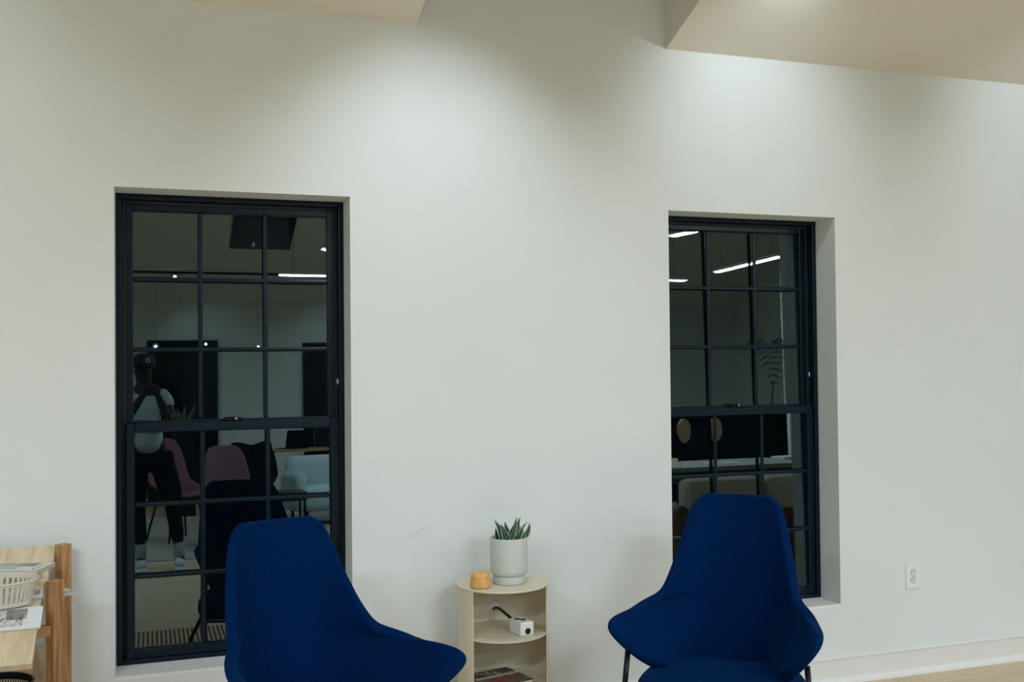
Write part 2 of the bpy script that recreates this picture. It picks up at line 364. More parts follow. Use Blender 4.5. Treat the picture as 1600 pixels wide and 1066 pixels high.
# planter with snake plant
MB().lathe([(.0205, 0), (.0205, .003)], 32, M=Matrix.Translation((CR*math.cos(ha)-.001, CR*math.sin(ha)+.0, hz)) @ Matrix.Rotation(R(90), 4, 'X')).build('grommet', mat('grommet_white', (.86, .87, .88), .4), cab)
PX, PY = 1.292, -.215
t = thing('planter', 'pale grey cylindrical planter with a small snake plant on the round cabinet', 'potted plant', (PX, PY, CT))
CER = mat('grey_ceramic', (.57, .60, .56), .5, noise=.03, nscale=60)
MB().lathe([(.055, .030), (.064, .034), (.0715, .043), (.072, .052), (.072, .172), (.0705, .175), (.0675, .174), (.0665, .165), (.0665, .155)], 56).build('pot', CER, t, smooth=True, bevel=0)
MB().lathe([(.054, 0), (.0605, .002), (.062, .006), (.061, .026), (.058, .031), (.050, .031)], 56).build('saucer', CER, t, smooth=True)
MB().lathe([(.0672, .150), (.0672, .157)], 40).build('soil', mat('potting_soil', (.02, .015, .01), .95, noise=.5, nscale=200), t)
def leaf_mat():
    mt, nt, p = nodes('snake_plant_leaf'); p.inputs['Roughness'].default_value = .4
    uvn = nt.nodes.new('ShaderNodeAttribute'); uvn.attribute_name = 'edge'
    r = nt.nodes.new('ShaderNodeValToRGB'); e = r.color_ramp.elements
    e[0].position = .0; e[0].color = (.16, .26, .17, 1); e[1].position = .86; e[1].color = (.42, .52, .36, 1)
    a = e.new(.22); a.color = (.018, .065, .04, 1); a = e.new(.70); a.color = (.03, .09, .055, 1)
    nt.links.new(uvn.outputs['Fac'], r.inputs[0]); nt.links.new(r.outputs[0], p.inputs['Base Color']); return mt
LEAF = leaf_mat()
def leaf(parent, base, tip, wd, bend, twist):
    base, tip = Vector(base), Vector(tip); ax = tip-base; L = ax.length
    side = Vector((math.cos(twist), math.sin(twist), 0)); nrm = ax.cross(side).normalized(); N = 12; b = MB(); vals = []; rows = []
    for j in range(N+1):
        f = j/N; c = base+ax*f+Vector(bend)*math.sin(f*math.pi)*.5; ww = wd*1.35*(math.sin(min(1, f*1.7+.35)*math.pi/2))*(1-f**2.6)+.0002
        row = []
        for k in range(7):
            q = k/3-1; row.append(b.bm.verts.new(c+side*q*ww+nrm*(-abs(q)**1.6*ww*.45))); vals.append(abs(q))
        rows.append(row)
    for p, q in zip(rows, rows[1:]):
        for i in range(6): b.bm.faces.new((p[i], p[i+1], q[i+1], q[i]))
    o = b.build('leaf', LEAF, parent, smooth=True, solid=.0012)
    at = o.data.attributes.new('edge', 'FLOAT', 'POINT')
    for i, v in enumerate(vals): at.data[i].value = v
Z0 = .155
for bs, tp, wd, bd, tw in [((-.028, -.02), (-.066, -.03, .246), .011, (.012, 0, .008), .1), ((-.012, -.035), (-.045, -.045, .232), .012, (0, 0, 0), -.2),
        ((-.045, 0), (-.056, -.01, .215), .009, (-.004, 0, 0), .4), ((-.034, -.03), (-.012, -.06, .196), .011, (-.004, 0, 0), .1), ((.0, .01), (-.012, .01, .234), .011, (0, 0, 0), .2),
        ((-.012, -.02), (.024, -.03, .24), .013, (0, 0, 0), -.1), ((.01, 0), (.034, 0, .250), .011, (-.006, 0, 0), .3), ((.02, .02), (.052, .01, .248), .011, (-.006, 0, 0), .2),
        ((.02, -.01), (.074, -.01, .232), .010, (-.010, 0, .012), .5), ((.035, -.02), (.076, -.03, .230), .012, (.014, 0, -.012), .1), ((.03, -.03), (.052, -.05, .204), .010, (0, 0, 0), .1),
        ((.006, -.035), (.040, -.055, .218), .014, (0, 0, 0), .0), ((-.022, .02), (-.03, .03, .222), .010, (0, 0, 0), .3), ((.04, .02), (.06, .04, .21), .01, (0, 0, 0), .3)]:
    leaf(t, (*bs, Z0), tp, wd, bd, tw)

# amber ribbed votive
t = thing('candle_holder', 'small orange ribbed glass candle holder left of the grey planter', 'candle holder', (1.163, -.258, CT))
AMB = mat('amber_glass', (1.0, .54, .17), .22, noise=.15, nscale=50); AMB.node_tree.nodes['Principled BSDF'].inputs['Transmission Weight'].default_value = .25
AMB.node_tree.nodes['Principled BSDF'].inputs['Subsurface Weight'].default_value = .3; AMB.node_tree.nodes['Principled BSDF'].inputs['Subsurface Radius'].default_value = (.02, .01, .004)
b = MB(); n = 72
prof = [(.030, 0), (.0365, .003), (.0385, .010), (.0375, .028), (.0345, .046), (.0325, .056), (.0300, .0585), (.022, .0592), (.001, .0592)]
rings = [[b.bm.verts.new(((r*(1+(.022*abs(math.sin(9*math.pi*2*i/n/2)) if 1 <= k <= 5 else 0)))*math.cos(2*math.pi*i/n), (r*(1+(.022*abs(math.sin(9*math.pi*i/n)) if 1 <= k <= 5 else 0)))*math.sin(2*math.pi*i/n), z)) for i in range(n)] for k, (r, z) in enumerate(prof)]
for p, q in zip(rings, rings[1:]):
    for i in range(n): b.bm.faces.new((p[i], p[(i+1) % n], q[(i+1) % n], q[i]))
b.bm.faces.new(rings[0][::-1]); b.bm.faces.new(rings[-1]); b.build('glass_cup', AMB, t, smooth=True)

# white cube power outlet on the middle shelf
t = thing('power_cube', 'white cube power strip with round black ports on the cabinet middle shelf', 'power strip', (1.323, -.266, .438), R(10))
WH = mat('white_plastic', (.83, .84, .83), .35); BK = mat('black_plastic', (.004, .005, .006), .4)
MB().box(-.029, .029, -.045, .045, 0, .052, bev=.005).build('housing', WH, t, smooth=False)
MB().lathe([(.0115, 0), (.0115, .0012)], 28, M=Matrix.Translation((.002, -.0452, .018)) @ Matrix.Rotation(R(90), 4, 'X')).build('port', BK, t)
for xx, yy in ((-.010, .016), (.006, -.002)): MB().lathe([(.0115, .0515), (.0115, .0528)], 24, (xx, yy, 0)).build('port', BK, t)
pts = [(1.288, -.021, .476), (1.289, -.034, .483), (1.291, -.06, .492), (1.294, -.1, .494), (1.297, -.15, .490), (1.302, -.20, .483), (1.307, -.223, .478)]
tag(MB().tube([tuple(interp(pts, i/24)) for i in range(25)], .0058, 12).build('power_cable', BK, smooth=True), 'black cable from the round hole in the cabinet to the white power cube', 'cable')

# photo book on the lower shelf
def patches(parent, spec, name='cover_picture'):
    for (x0, x1, y0, y1, z, mt) in spec: MB().box(x0, x1, y0, y1, z, z+.0004).build(name, mt, parent)
def picmat(name, cols, scale):
    mt, nt, p = nodes(name); p.inputs['Roughness'].default_value = .35
    tc = nt.nodes.new('ShaderNodeTexCoord'); n = nt.nodes.new('ShaderNodeTexNoise'); n.inputs['Scale'].default_value = scale; n.inputs['Detail'].default_value = 3; n.inputs['Distortion'].default_value = 1.5
    r = nt.nodes.new('ShaderNodeValToRGB'); r.color_ramp.interpolation = 'EASE'
    e = r.color_ramp.elements; e[0].position = .3; e[0].color = (*cols[0], 1); e[1].position = .72; e[1].color = (*cols[-1], 1)
    for i, c in enumerate(cols[1:-1]): q = e.new(.3+.42*(i+1)/(len(cols)-1)); q.color = (*c, 1)
    nt.links.new(tc.outputs['Object'], n.inputs[0]); nt.links.new(n.outputs[0], r.inputs[0]); nt.links.new(r.outputs[0], p.inputs['Base Color']); return mt
PAPER = mat('paper', (.80, .82, .84), .5); INK = mat('ink', (.03, .03, .03), .6); PAGES = mat('page_edges', (.62, .58, .48), .8)
def pseudo_line(parent, x0, y, z, n, h, gap, sx=1., rot=0, cx=0, cy=0, mt=None):
    x = x0; rr = random.Random(int(abs(x0)*999)+n)
    for i in range(n):
        wv = h*rr.choice((.5, .6, .75)); M = Matrix.Translation((cx, cy, 0)) @ Matrix.Rotation(rot, 4, 'Z')
        if i % 7 != 5:
            k = rr.random(); ya = y+h*rr.choice((.0, .38, .75))
            P = [(x, y), (x+wv*.3, y), (x+wv*.3, ya), (x+wv, ya), (x+wv, ya+h*.25), (x+wv*.3, ya+h*.25), (x+wv*.3, y+h), (x, y+h)]
            P = [p for j, p in enumerate(P) if j == 0 or p != P[j-1]]
            MB().prism(P, z, z+.0003, M).build('title_letter', mt or INK, parent)
        x += wv+gap
bk = thing('photo_book', 'dark photo book with a cream title band on the cabinet bottom shelf', 'book', (1.239, -.252, .247), R(15))
MB().box(-.095, .095, -.085, .10, .0, .003).build('back_cover', INK, bk)
MB().box(-.093, .092, -.083, .097, .003, .027).build('pages', PAGES, bk)
MB().box(-.095, .095, -.085, .10, .027, .030).build('front_cover', mat('book_cover', (.035, .028, .03), .35), bk)
BAND = mat('cream_band', (.60, .52, .42), .5)
PICA = picmat('dark_photo', [(.01, .01, .014), (.03, .03, .05), (.05, .04, .05), (.55, .48, .42)], 22)
PICB = picmat('colour_photo', [(.02, .02, .02), (.25, .03, .03), (.03, .14, .12), (.4, .35, .3)], 28)
patches(bk, [(-.088, .088, .038, .094, .030, PICA), (-.094, .094, .012, .034, .0300, BAND), (-.088, .092, -.08, .009, .030, PICB)])
pseudo_line(bk, -.075, .018, .0304, 16, .010, .0035)

# ------------------------------------------------------------------ oak display rack at the left edge
TH = R(31)
def slope(x, y, z, th=None):
    th = th or TH; c, s = math.cos(th), math.sin(th)
    M = Matrix(((1, 0, 0, 0), (0, c, -s, 0), (0, s, c, 0), (0, 0, 0, 1))); return Matrix.Translation((x, y, z)) @ M
RK = (-.9, -.2, 0)
rk = thing('display_rack', 'oak magazine rack with tiered sloping plywood shelves beside the left window', 'rack', RK)
off = Matrix.Translation((-RK[0], -RK[1], 0))
def rpart(b, nm, mt, **k):
    bmesh.ops.transform(b.bm, matrix=off, verts=b.bm.verts[:]); return b.build(nm, mt, rk, **k)
Z31 = math.tan(TH)
def post(x, y, h, sz=.019):
    M = Matrix.Translation((x, y, 0)) @ Matrix.Rotation(R(43), 4, 'Z'); rpart(MB().box(-sz, sz, -sz, sz, 0, h, M), 'post', OAK, bevel=.0015)
for sx in (0, 1):
    xa, xb = (-.291, -.301) if not sx else (-1.509, -1.499)
    post(xa, -.075, .852); post(xb, -.275, .766, .0205)
def shelf(xr, yb, zb, ln, nm='shelf', th=None):
    M = slope(0, yb, zb, th); rpart(MB().box(-1.8-xr, xr, -ln, 0, -.022, 0, M), nm, PLY, bevel=.001)
rpart(MB().box(-1.49, -.319, -.085, 0, -.014, 0, slope(0, -.045, .846)), 'back_board', PLY, bevel=.001)
rpart(MB().box(-1.49, -.322, -.262, -.03, .774, .794), 'ledge', PLY, bevel=.001); rpart(MB().box(-1.49, -.322, -.262, -.248, .722, .7735), 'fascia', PLY, bevel=.001)
shelf(-.339, -.268, .741, .358, th=R(26)); shelf(-.334, -.045, .505, .26)
rpart(MB().box(-1.8+.339, -.339, -.358, -.338, -.034, -.0225, slope(0, -.268, .741, R(26))), 'shelf_edge', OAKX)
for sx in (0, 1):
    xx = -.362 if not sx else -1.472
    rpart(MB().box(-.04 if not sx else -.02, .05 if not sx else .0, -.0115, .0115, -.018, .018, Matrix.Translation((xx, -.285, .606))), 'rail', OAKX)
    rpart(MB().box(-.30-.012 if not sx else -1.5, -.288 if not sx else -1.488, -.27, -.08, .66, .69), 'side_rail', OAK)
    rpart(MB().box(-.30-.012 if not sx else -1.5, -.288 if not sx else -1.488, -.27, -.08, .10, .14), 'side_rail', OAK)
rpart(MB().box(-1.5, -.3, -.085, -.065, .10, .14), 'cross_rail', OAKX)
rpart(MB().box(-1.5, -.3, -.085, -.065, .44, .47), 'cross_rail', OAKX)

def magazine(label, M, wd, ht, th, pics, mt=PAPER, group=None):
    t = thing('magazine', label, 'magazine', M.translation); t.matrix_world = M
    if group: t['group'] = group
    MB().box(-wd/2, wd/2, -ht/2, ht/2, 0, th).build('pages', PAGES, t)
    MB().box(-wd/2-.0005, wd/2+.0005, -ht/2-.0005, ht/2+.0005, th, th+.0006).build('cover', mt, t)
    for x0, x1, y0, y1, pm in pics: MB().box(x0, x1, y0, y1, th+.0006, th+.0009).build('cover_picture', pm, t)
    return t
G1 = picmat('grey_interior_photo', [(.22, .26, .27), (.5, .54, .55), (.30, .29, .28), (.6, .62, .62)], 14)
G2 = picmat('warm_grey_photo', [(.20, .19, .18), (.33, .31, .30), (.42, .40, .38)], 9)
G3 = picmat('sketchy_photo', [(.05, .08, .07), (.62, .60, .58), (.72, .70, .69), (.25, .23, .22), (.7, .7, .7)], 17)
G4 = picmat('stone_photo', [(.16, .13, .13), (.34, .30, .30), (.55, .54, .45)], 26)
m1 = magazine('large white magazine with grey interior photos on the rack top shelf', Matrix.Translation((-.472, -.193, .7945)) @ Matrix.Rotation(R(-20), 4, 'Z'), .30, .134, .014,
    [(-.146, .02, -.045, -.01, G1), (-.146, .035, .004, .055, G1), (.04, .112, -.004, .055, G2), (.025, .068, -.045, -.012, G1)])
pseudo_line(m1, -.05, -.136, .0147, 7, .011, .007, rot=R(90))
m2 = magazine('white magazine with a wide photo strip in front of the plastic basket', slope(-.477, -.405, .6745, R(26)) @ Matrix.Translation((0, 0, .001)), .296, .104, .006,
    [(-.14, .095, -.038, .042, G3), (.045, .105, -.006, .044, G4)])
pseudo_line(m2, .075, -.022, .0067, 9, .004, .0015, mt=mat('grey_ink', (.4, .42, .45), .6))
m3 = magazine('pale magazine tucked behind the plastic basket on the rack lower shelf', slope(-.392, -.297, .7270, R(26)) @ Matrix.Translation((0, 0, .001)) @ Matrix.Rotation(R(6), 4, 'Z'), .11, .048, .005, [(-.03, .05, -.01, .02, G1)])
m4 = magazine('thin magazine corner poking out between the two oak posts', Matrix.Translation((-.292, -.17, .701)) @ Matrix.Rotation(R(22), 4, 'Z'), .072, .11, .004, [(-.03, .032, -.02, -.014, INK)])

# slotted plastic basket (tilted with the shelf)
BM = Matrix.Translation((-.476, -.352, .716)) @ Matrix.Rotation(R(11), 4, 'X')
t = thing('plastic_basket', 'beige slotted oval plastic basket on the rack lower shelf', 'basket', BM.translation); t.matrix_world = BM
BEI = mat('beige_plastic', (.66, .63, .54), .45)
N = 44; b = MB(); BH = .080
def be(a, f, o=0): return ((.110+.022*f+o)*math.cos(a), (.036+.014*f+o)*math.sin(a))
def strip(a0, a1, f0, f1):
    o_ = [Vector((*be(a, f), .002+BH*f)) for f in (f0, f1) for a in (a0, a1)]; i_ = [Vector((*be(a, f, -.0025), .002+BH*f)) for f in (f0, f1) for a in (a0, a1)]
    vo = [b.bm.verts.new(v) for v in o_]; vi = [b.bm.verts.new(v) for v in i_]
    b.bm.faces.new((vo[0], vo[1], vo[3], vo[2])); b.bm.faces.new((vi[1], vi[0], vi[2], vi[3]))
    b.bm.faces.new((vo[0], vo[2], vi[2], vi[0])); b.bm.faces.new((vo[1], vi[1], vi[3], vo[3])); b.bm.faces.new((vo[2], vo[3], vi[3], vi[2])); b.bm.faces.new((vo[0], vi[0], vi[1], vo[1]))
for i in range(N*2):
    a0, a1 = 2*math.pi*i/(N*2), 2*math.pi*(i+1)/(N*2)
    strip(a0, a1, 0, .14); strip(a0, a1, .88, 1)
    if i % 2: strip(a0, a1, .14, .88)
b.lathe([(1, 0), (1, .003)], 48, sx=.110, sy=.036)
b.build('slotted_wall', BEI, t)
rim = [Vector((*be(2*math.pi*i/64, 1, .002), BH+.003)) for i in range(65)]
MB().tube(rim, .0035, 8).build('rim', BEI, t, smooth=True)

# black mesh waste bin
t = thing('waste_bin', 'black perforated metal bin below the rack at the bottom left corner', 'bin', (-.432, -.735, 0))
BR, BHH = .112, .574
n = 90
b = MB(); b.lathe([(BR-.018, 0), (BR-.016, .004)], 60)
for k, (r0, z0, r1, z1) in enumerate([(BR-.018, 0, BR-.001, .517), (BR-.0005, .564, BR, BHH)]):
    b.lathe([(r0, z0), (r1, z1), (r1-.002, z1), (r0-.002, z0)], n, cap=False)
for i in range(n):
    a0 = 2*math.pi*i/n; 
    for (za, zb) in ((.517, .525), (.536, .545), (.556, .564)): 
        if i == 0: b.lathe([(BR-.001, za), (BR-.001, zb), (BR-.0025, zb), (BR-.0025, za), (BR-.001, za)], n, cap=False)
    M = Matrix.Rotation(a0, 4, 'Z'); b.box(BR-.0025, BR-.001, -.0016, .0016, .517, .567, M)
b.build('bin_body', BLKMETAL, t)
MB().tube([(BR*math.cos(2*math.pi*i/60), BR*math.sin(2*math.pi*i/60), BHH) for i in range(61)], .003, 8).build('rim', BLKMETAL, t, smooth=True)

# ------------------------------------------------------------------ light fittings
WHT = mat('white_metal', (.75, .76, .76), .4); GLOW = mat('lamp_diffuser', (.9, .9, .9), .5, emit=(.93, 1, 1), es=14.0)
def head(x, y, z, aim, label, dark=False, group=None):
    t = thing('track_spotlight', label, 'spotlight', (x, y, z+.07), 0, group)
    MB().box(-.02, .02, -.02, .02, 0, .03).build('adapter', BLKMETAL if dark else WHT, t)
    q = (Vector(aim)-Vector((x, y, z))).to_track_quat('-Z', 'Y').to_matrix().to_4x4(); M = Matrix.Translation((0, 0, -.05)) @ q
    MB().lathe([(.032, -.002), (.034, .01), (.030, .09), (.012, .10)], 24, M=M).build('can', BLKMETAL if dark else WHT, t, smooth=False)
    MB().lathe([(.024, -.006), (.024, -.003)], 20, M=M).build('lens', GLOW, t)
    MB().tube([(0, 0, .0), (0, 0, -.03)], .006, 8).build('stem', BLKMETAL if dark else WHT, t)
    return t
for k, (x, y, z, tx, tz, kk) in enumerate(SPOTS):
    d = (Vector((tx, 0, tz))-Vector((x, y, z))).normalized()
    head(x-d.x*.03, y-d.y*.03, z-d.z*.03, (tx, 0, tz), 'white track spotlight washing the window wall, %s' % ['far left', 'left of the skylight', 'right of the skylight', 'far right'][k], group='wall washing spotlights')
tag(MB().box(-1.6, 5.2, -.97, -.93, 3.145, 3.165).build('light_track', WHT), 'white light track running along the window wall under the ceiling', 'light track')
PLAB = ['white linear pendant light over the pink chairs', 'white linear pendant light just behind the camera', 'double-tube linear pendant running away from the windows, over the long table',
    'white linear pendant light over the tan-backed chairs', 'shortest white linear pendant, nearest the right window', 'white linear pendant at the left side, nearer the windows', 'white linear pendant at the left side, farther back', 'white linear pendant over the sideboard end']
for k, (x, y, L, rz, z) in enumerate(PEND):
    t = thing('linear_pendant', PLAB[k], 'pendant light', (x, y, z), R(rz), 'linear pendants')
    MB().box(-L/2, L/2, -.04, .04, .0, .03, bev=.002).build('housing', WHT, t)
    for sy in (-1, 1): MB().box(-L/2+.005, L/2-.005, sy*.026-.012, sy*.026+.012, -.008, -.0002).build('diffuser', GLOW, t)
    top = (ZC+SL*(-y) if y > RIDGE else ZC+SL*(y-YB))-z
    for sx in (-1, 1): MB().tube([(sx*L*.4, 0, .03), (sx*L*.4, 0, top+.02)], .0015, 6).build('cord', BLKMETAL, t)
tag(MB().box(-.6, 2.6, -10.32, -10.28, 3.135, 3.16).build('light_track', BLKMETAL), 'black light track near the rear wall of the room', 'light track')
head(.30, -10.3, 3.07, (.3, -2, 2.3), 'black track spotlight on the rear track facing the windows', True)
for x, zz, dk in ((.05, 2.16, 0), (.71, 2.19, 1), (1.42, 2.15, 0)):
    t = thing('globe_pendant', '%s globe pendant light near the rear doors, %s' % ('black' if dk else 'small white', ['left one', 'right one', 'middle one'][0 if x < .1 else 2 if dk else 1]), 'pendant light', (x, -10.6, zz))
    MB().lathe([(.001, -.05), (.03, -.04), (.05, 0), (.03, .04), (.005, .05)], 20).build('globe', BLKMETAL if dk else WHT, t, smooth=True)
    MB().lathe([(.001, -.02), (.016, -.012), (.020, 0), (.016, .012), (.001, .02)], 14, (0, .045, 0)).build('bulb', GLOW, t, smooth=True)
    MB().tube([(0, 0, .05), (0, 0, ZC+SL*.6-zz)], .002, 6).build('cord', BLKMETAL, t)

# ------------------------------------------------------------------ rear of the room, seen mirrored in the window glass
def darkdoor(name, x0, x1, zt):
    t = MB().box(x0, x1, YB+.001, YB+.05, 0, zt).build(name, NIGHT); struct(t)
    f = MB(); f.box(x0-.04, x0, YB, YB+.07, 0, zt+.04); f.box(x1, x1+.04, YB, YB+.07, 0, zt+.04); f.box(x0, x1, YB, YB+.07, zt, zt+.04)
    f.box((x0+x1)/2-.03, (x0+x1)/2+.03, YB, YB+.07, 0, zt); f.build('door_frame', BLKMETAL, t)
    return t
darkdoor('door_1', -.02, .86, 2.24); darkdoor('door_2', 2.16, 3.9, 2.2)
darkdoor('door_3', -2.6, -.9, 2.2)
struct(MB().box(6.35, 6.47, -5.08, -4.96, 0, 2.7).build('trim_2', WHT))
STRIPE = bpy.data.materials.new('striped_jute'); STRIPE.use_nodes = True
nt = STRIPE.node_tree; p = nt.nodes['Principled BSDF']; p.inputs['Roughness'].default_value = .95
tc = nt.nodes.new('ShaderNodeTexCoord'); wv = nt.nodes.new('ShaderNodeTexWave'); wv.inputs['Scale'].default_value = 13; wv.inputs['Distortion'].default_value = .8
rr = nt.nodes.new('ShaderNodeValToRGB'); rr.color_ramp.elements[0].position = .42; rr.color_ramp.elements[0].color = (.11, .05, .018, 1); rr.color_ramp.elements[1].position = .58; rr.color_ramp.elements[1].color = (.66, .48, .30, 1)
nt.links.new(tc.outputs['Object'], wv.inputs[0]); nt.links.new(wv.outputs[0], rr.inputs[0]); nt.links.new(rr.outputs[0], p.inputs['Base Color'])
b = MB().box(-1.0, 1.25, -2.13, -1.45, .001, .010); tag(b.build('striped_rug', STRIPE), 'brown and cream striped rug on the floor between the chairs and the camera', 'rug')
tag(MB().box(-1.5, 2.4, -8.4, -5.1, .001, .008).build('area_rug', mat('grey_rug', (.34, .32, .28), .95, noise=.2, nscale=90)), 'plain grey rug under the pink chairs behind the camera', 'rug')

PINK = mat('dusty_pink_fabric', (.20, .085, .115), .9); TAN = mat('tan_wood_shell', (.40, .24, .13), .5); DKF = mat('dark_fabric', (.004, .004, .005), .95, spec=.1)
def shell_chair(label, loc, rz, mt, seat=.45, h=.95, wd=.5, group=None, legmt=BLKMETAL):
    t = thing('shell_chair', label, 'chair', loc, rz, group)
    rows = [(-.24, seat-.01, wd/2*.85, -.22, seat+.01), (-.1, seat-.015, wd/2, -.1, seat+.05), (.12, seat, wd/2, .10, seat+.12), (.20, seat+.10, wd/2*.98, .16, seat+.16),
            (.25, h-.18, wd/2*.86, .22, h-.18), (.28, h-.05, wd/2*.70, .26, h-.06), (.285, h, wd/2*.48, .275, h-.01)]
    def fn(u, v):
        cy, cz, ex, ey, ez = interp(rows, v); q = 2*u-1; a = abs(q); sg = 1 if q >= 0 else -1
        return Vector((sg*ex*(a**.9), cy+(ey-cy)*a*a, cz+(ez-cz)*a*a))
    o = MB().grid(fn, 12, 16).build('shell', mt, t, smooth=True, solid=.03, offs=0, sub=1)
    for sx in (-1, 1):
        for sy in (-1, 1): MB().tube([(sx*.14, sy*.12, seat-.02), (sx*.22, sy*.21, 0)], .011, 8).build('leg', legmt, t, smooth=True)
    return t
pc = shell_chair('dusty pink shell chair behind the camera, nearer the photographer', (.24, -6.5, .009), R(150), PINK, h=1.0, wd=.46, group='pink chairs')
pc2 = copy_tree(pc); pc2.location = (.70, -5.85, .009); pc2.rotation_euler = (0, 0, R(172)); pc2['label'] = 'dusty pink shell chair behind the camera, in front of the dark coat'; pc2.scale = (1.05, 1.05, .93)
kc = shell_chair('black chair with a dark coat over its back beside the pink chair', (.98, -6.7, .009), R(200), DKF, h=.88, wd=.46)
b = MB(); b.grid(lambda u, v: Vector((.98+(u-.5)*.42+.02*math.sin(v*9), -6.95+.05*math.sin(u*7)+.06*math.cos(v*3), .5+.42*v+.02*math.sin(u*9))), 14, 12)
tag(b.build('coat', DKF, smooth=True, solid=.05, offs=0, sub=1), 'dark coat draped over the back of a chair', 'coat')
# desk with laptop and monitor
t = thing('desk', 'long desk with black legs near the rear wall', 'desk', (2.1, -9.0, 0))
MB().box(-.8, .9, -.35, .35, .74, .77).build('tabletop', TAN, t)
for sx in (-.75, .85):
    for sy in (-.3, .3): MB().box(sx-.02, sx+.02, sy-.02, sy+.02, 0, .74).build('leg', BLKMETAL, t)
t = thing('laptop', 'open black laptop on the desk', 'laptop', (1.68, -8.95, .77), R(35))
MB().box(-.16, .16, -.11, .11, 0, .012).build('keyboard_base', BLKMETAL, t); MB().box(-.16, .16, 0, .008, 0, .22, Matrix.Translation((0, -.11, .01)) @ Matrix.Rotation(R(15), 4, 'X')).build('screen', DKF, t)
t = thing('monitor', 'black monitor on the desk beside the laptop', 'monitor', (2.3, -9.1, .77))
MB().box(-.33, .33, -.015, .015, .03, .42).build('screen', NIGHT, t); MB().box(-.1, .1, -.08, .08, 0, .012).build('foot', BLKMETAL, t); MB().box(-.02, .02, .015, .03, .012, .2).build('stand', BLKMETAL, t)
# white armchair and low box table
WF = mat('pale_grey_fabric', (.45, .55, .56), .9)
t = thing('armchair', 'rounded pale grey armchair beside the desk', 'armchair', (1.82, -7.2, .009), R(170))
MB().box(-.34, .34, -.3, .3, .16, .42, bev=.06).build('seat', WF, t, smooth=True)
MB().box(-.38, .38, .18, .36, .25, .74, bev=.08).build('backrest', WF, t, smooth=True)
for sx in (-1, 1): MB().box(sx*.37-.07, sx*.37+.07, -.3, .3, .16, .58, bev=.06).build('armrest', WF, t, smooth=True)
for sx in (-.3, .3):
    for sy in (-.24, .28): MB().box(sx-.015, sx+.015, sy-.015, sy+.015, 0, .17).build('leg', BLKMETAL, t)
t = thing('low_table', 'low dark box table beside the pale grey armchair', 'table', (1.22, -6.05, .009)); MB().box(-.16, .2, -.2, .2, .38, .46).build('tabletop', BLKMETAL, t)
for sx in (-.14, .18):
    for sy in (-.17, .17): MB().box(sx-.012, sx+.012, sy-.012, sy+.012, 0, .38).build('leg', BLKMETAL, t)
# plant on a black pedestal
t = thing('pedestal', 'tall black plant pedestal in front of the dark rear door', 'plant stand', (.37, -9.0, 0)); MB().box(-.13, .13, -.13, .13, 0, 1.0).build('column', BLKMETAL, t); MB().box(-.15, .15, -.15, .15, 1.0, 1.02).build('top', BLKMETAL, t)
t = thing('potted_plant', 'spiky pale-leaved plant in a dark pot on the black pedestal', 'potted plant', (.37, -9.0, 1.02))
MB().lathe([(.05, 0), (.075, .09)], 24).build('pot', BLKMETAL, t)
LT = LEAF
for k in range(9):
    a = k*2.4; leaf(t, (.02*math.cos(a), .02*math.sin(a), .08), (.17*math.cos(a), .17*math.sin(a), .25+.04*(k % 3)), .014, (0, 0, .05), a+1.57)
# right hand side: table, dark chairs with tan backs, sofa, sideboard
BEIGE = mat('beige_cloth', (.62, .55, .44), .9); BRN = mat('brown_leather', (.10, .045, .02), .55); LTT = mat('pale_tabletop', (.40, .40, .38), .45)
t = thing('long_table', 'long pale-topped table on the right behind the camera', 'table', (4.45, -3.35, 0))
MB().box(-1.0, .75, -.4, .4, .71, .745).build('tabletop', LTT, t)
for sx in (-.95, .7):
    for sy in (-.35, .35): MB().box(sx-.025, sx+.025, sy-.025, sy+.025, 0, .71).build('leg', BLKMETAL, t)
t = thing('votive_candle', 'small lit votive glass on the long pale table', 'candle', (3.95, -3.1, .745)); MB().lathe([(.03, 0), (.032, .07)], 20).build('glass', mat('lit_votive', (.8, .7, .5), .3, emit=(1, .85, .55), es=.8), t)
t = magazine('white paper booklet lying on the long pale table', Matrix.Translation((4.5, -3.3, .745)) @ Matrix.Rotation(R(20), 4, 'Z'), .30, .21, .004, [])
t = thing('sofa', 'brown leather sofa with a beige back cushion along the right side of the window wall', 'sofa', (4.35, -2.35, 0), R(180))
MB().box(-1.0, 1.0, -.25, .45, .12, .40, bev=.04).build('base', BRN, t, smooth=False); MB().box(-1.0, 1.0, -.42, -.22, .12, .56, bev=.05).build('backrest', BRN, t)
for k in (-1, 0, 1): MB().box(k*.62-.305, k*.62+.305, -.44, -.26, .50, .74, bev=.05).build('back_cushion', BEIGE, t)
for sx in (-.9, .9):
    for sy in (-.35, .35): MB().box(sx-.02, sx+.02, sy-.02, sy+.02, 0, .13).build('leg', BLKMETAL, t)
dc = None
for k, (x, y) in enumerate(((4.87, -5.0), (5.25, -5.0), (5.62, -5.0))):
    lb = 'black dining chair with tan back pad, %s of its row behind the long table' % ('left', 'middle', 'right')[k]
    if dc is None:
        dc = shell_chair(lb, (x, y, 0), R(168), DKF, h=1.0, wd=.36, group='chairs with tan backs')
        o = dc
        MB().lathe([(1, -.012), (1, .012)], 32, M=Matrix.Translation((0, .235, .955)) @ Matrix.Rotation(R(90), 4, 'X'), sx=.085, sy=.125).build('back_pad', TAN, dc)
    else: o = copy_tree(dc)
    o.location = (x, y, 0); o['label'] = lb
t = thing('sideboard', 'long black sideboard far behind the tan-backed chairs', 'sideboard', (6.9, -7.6, 0)); MB().box(-2.4, 1.6, -.3, .3, .08, 1.06).build('carcass', DKF, t); MB().box(-2.4, 1.6, -.28, .28, 0, .08).build('plinth', BLKMETAL, t)
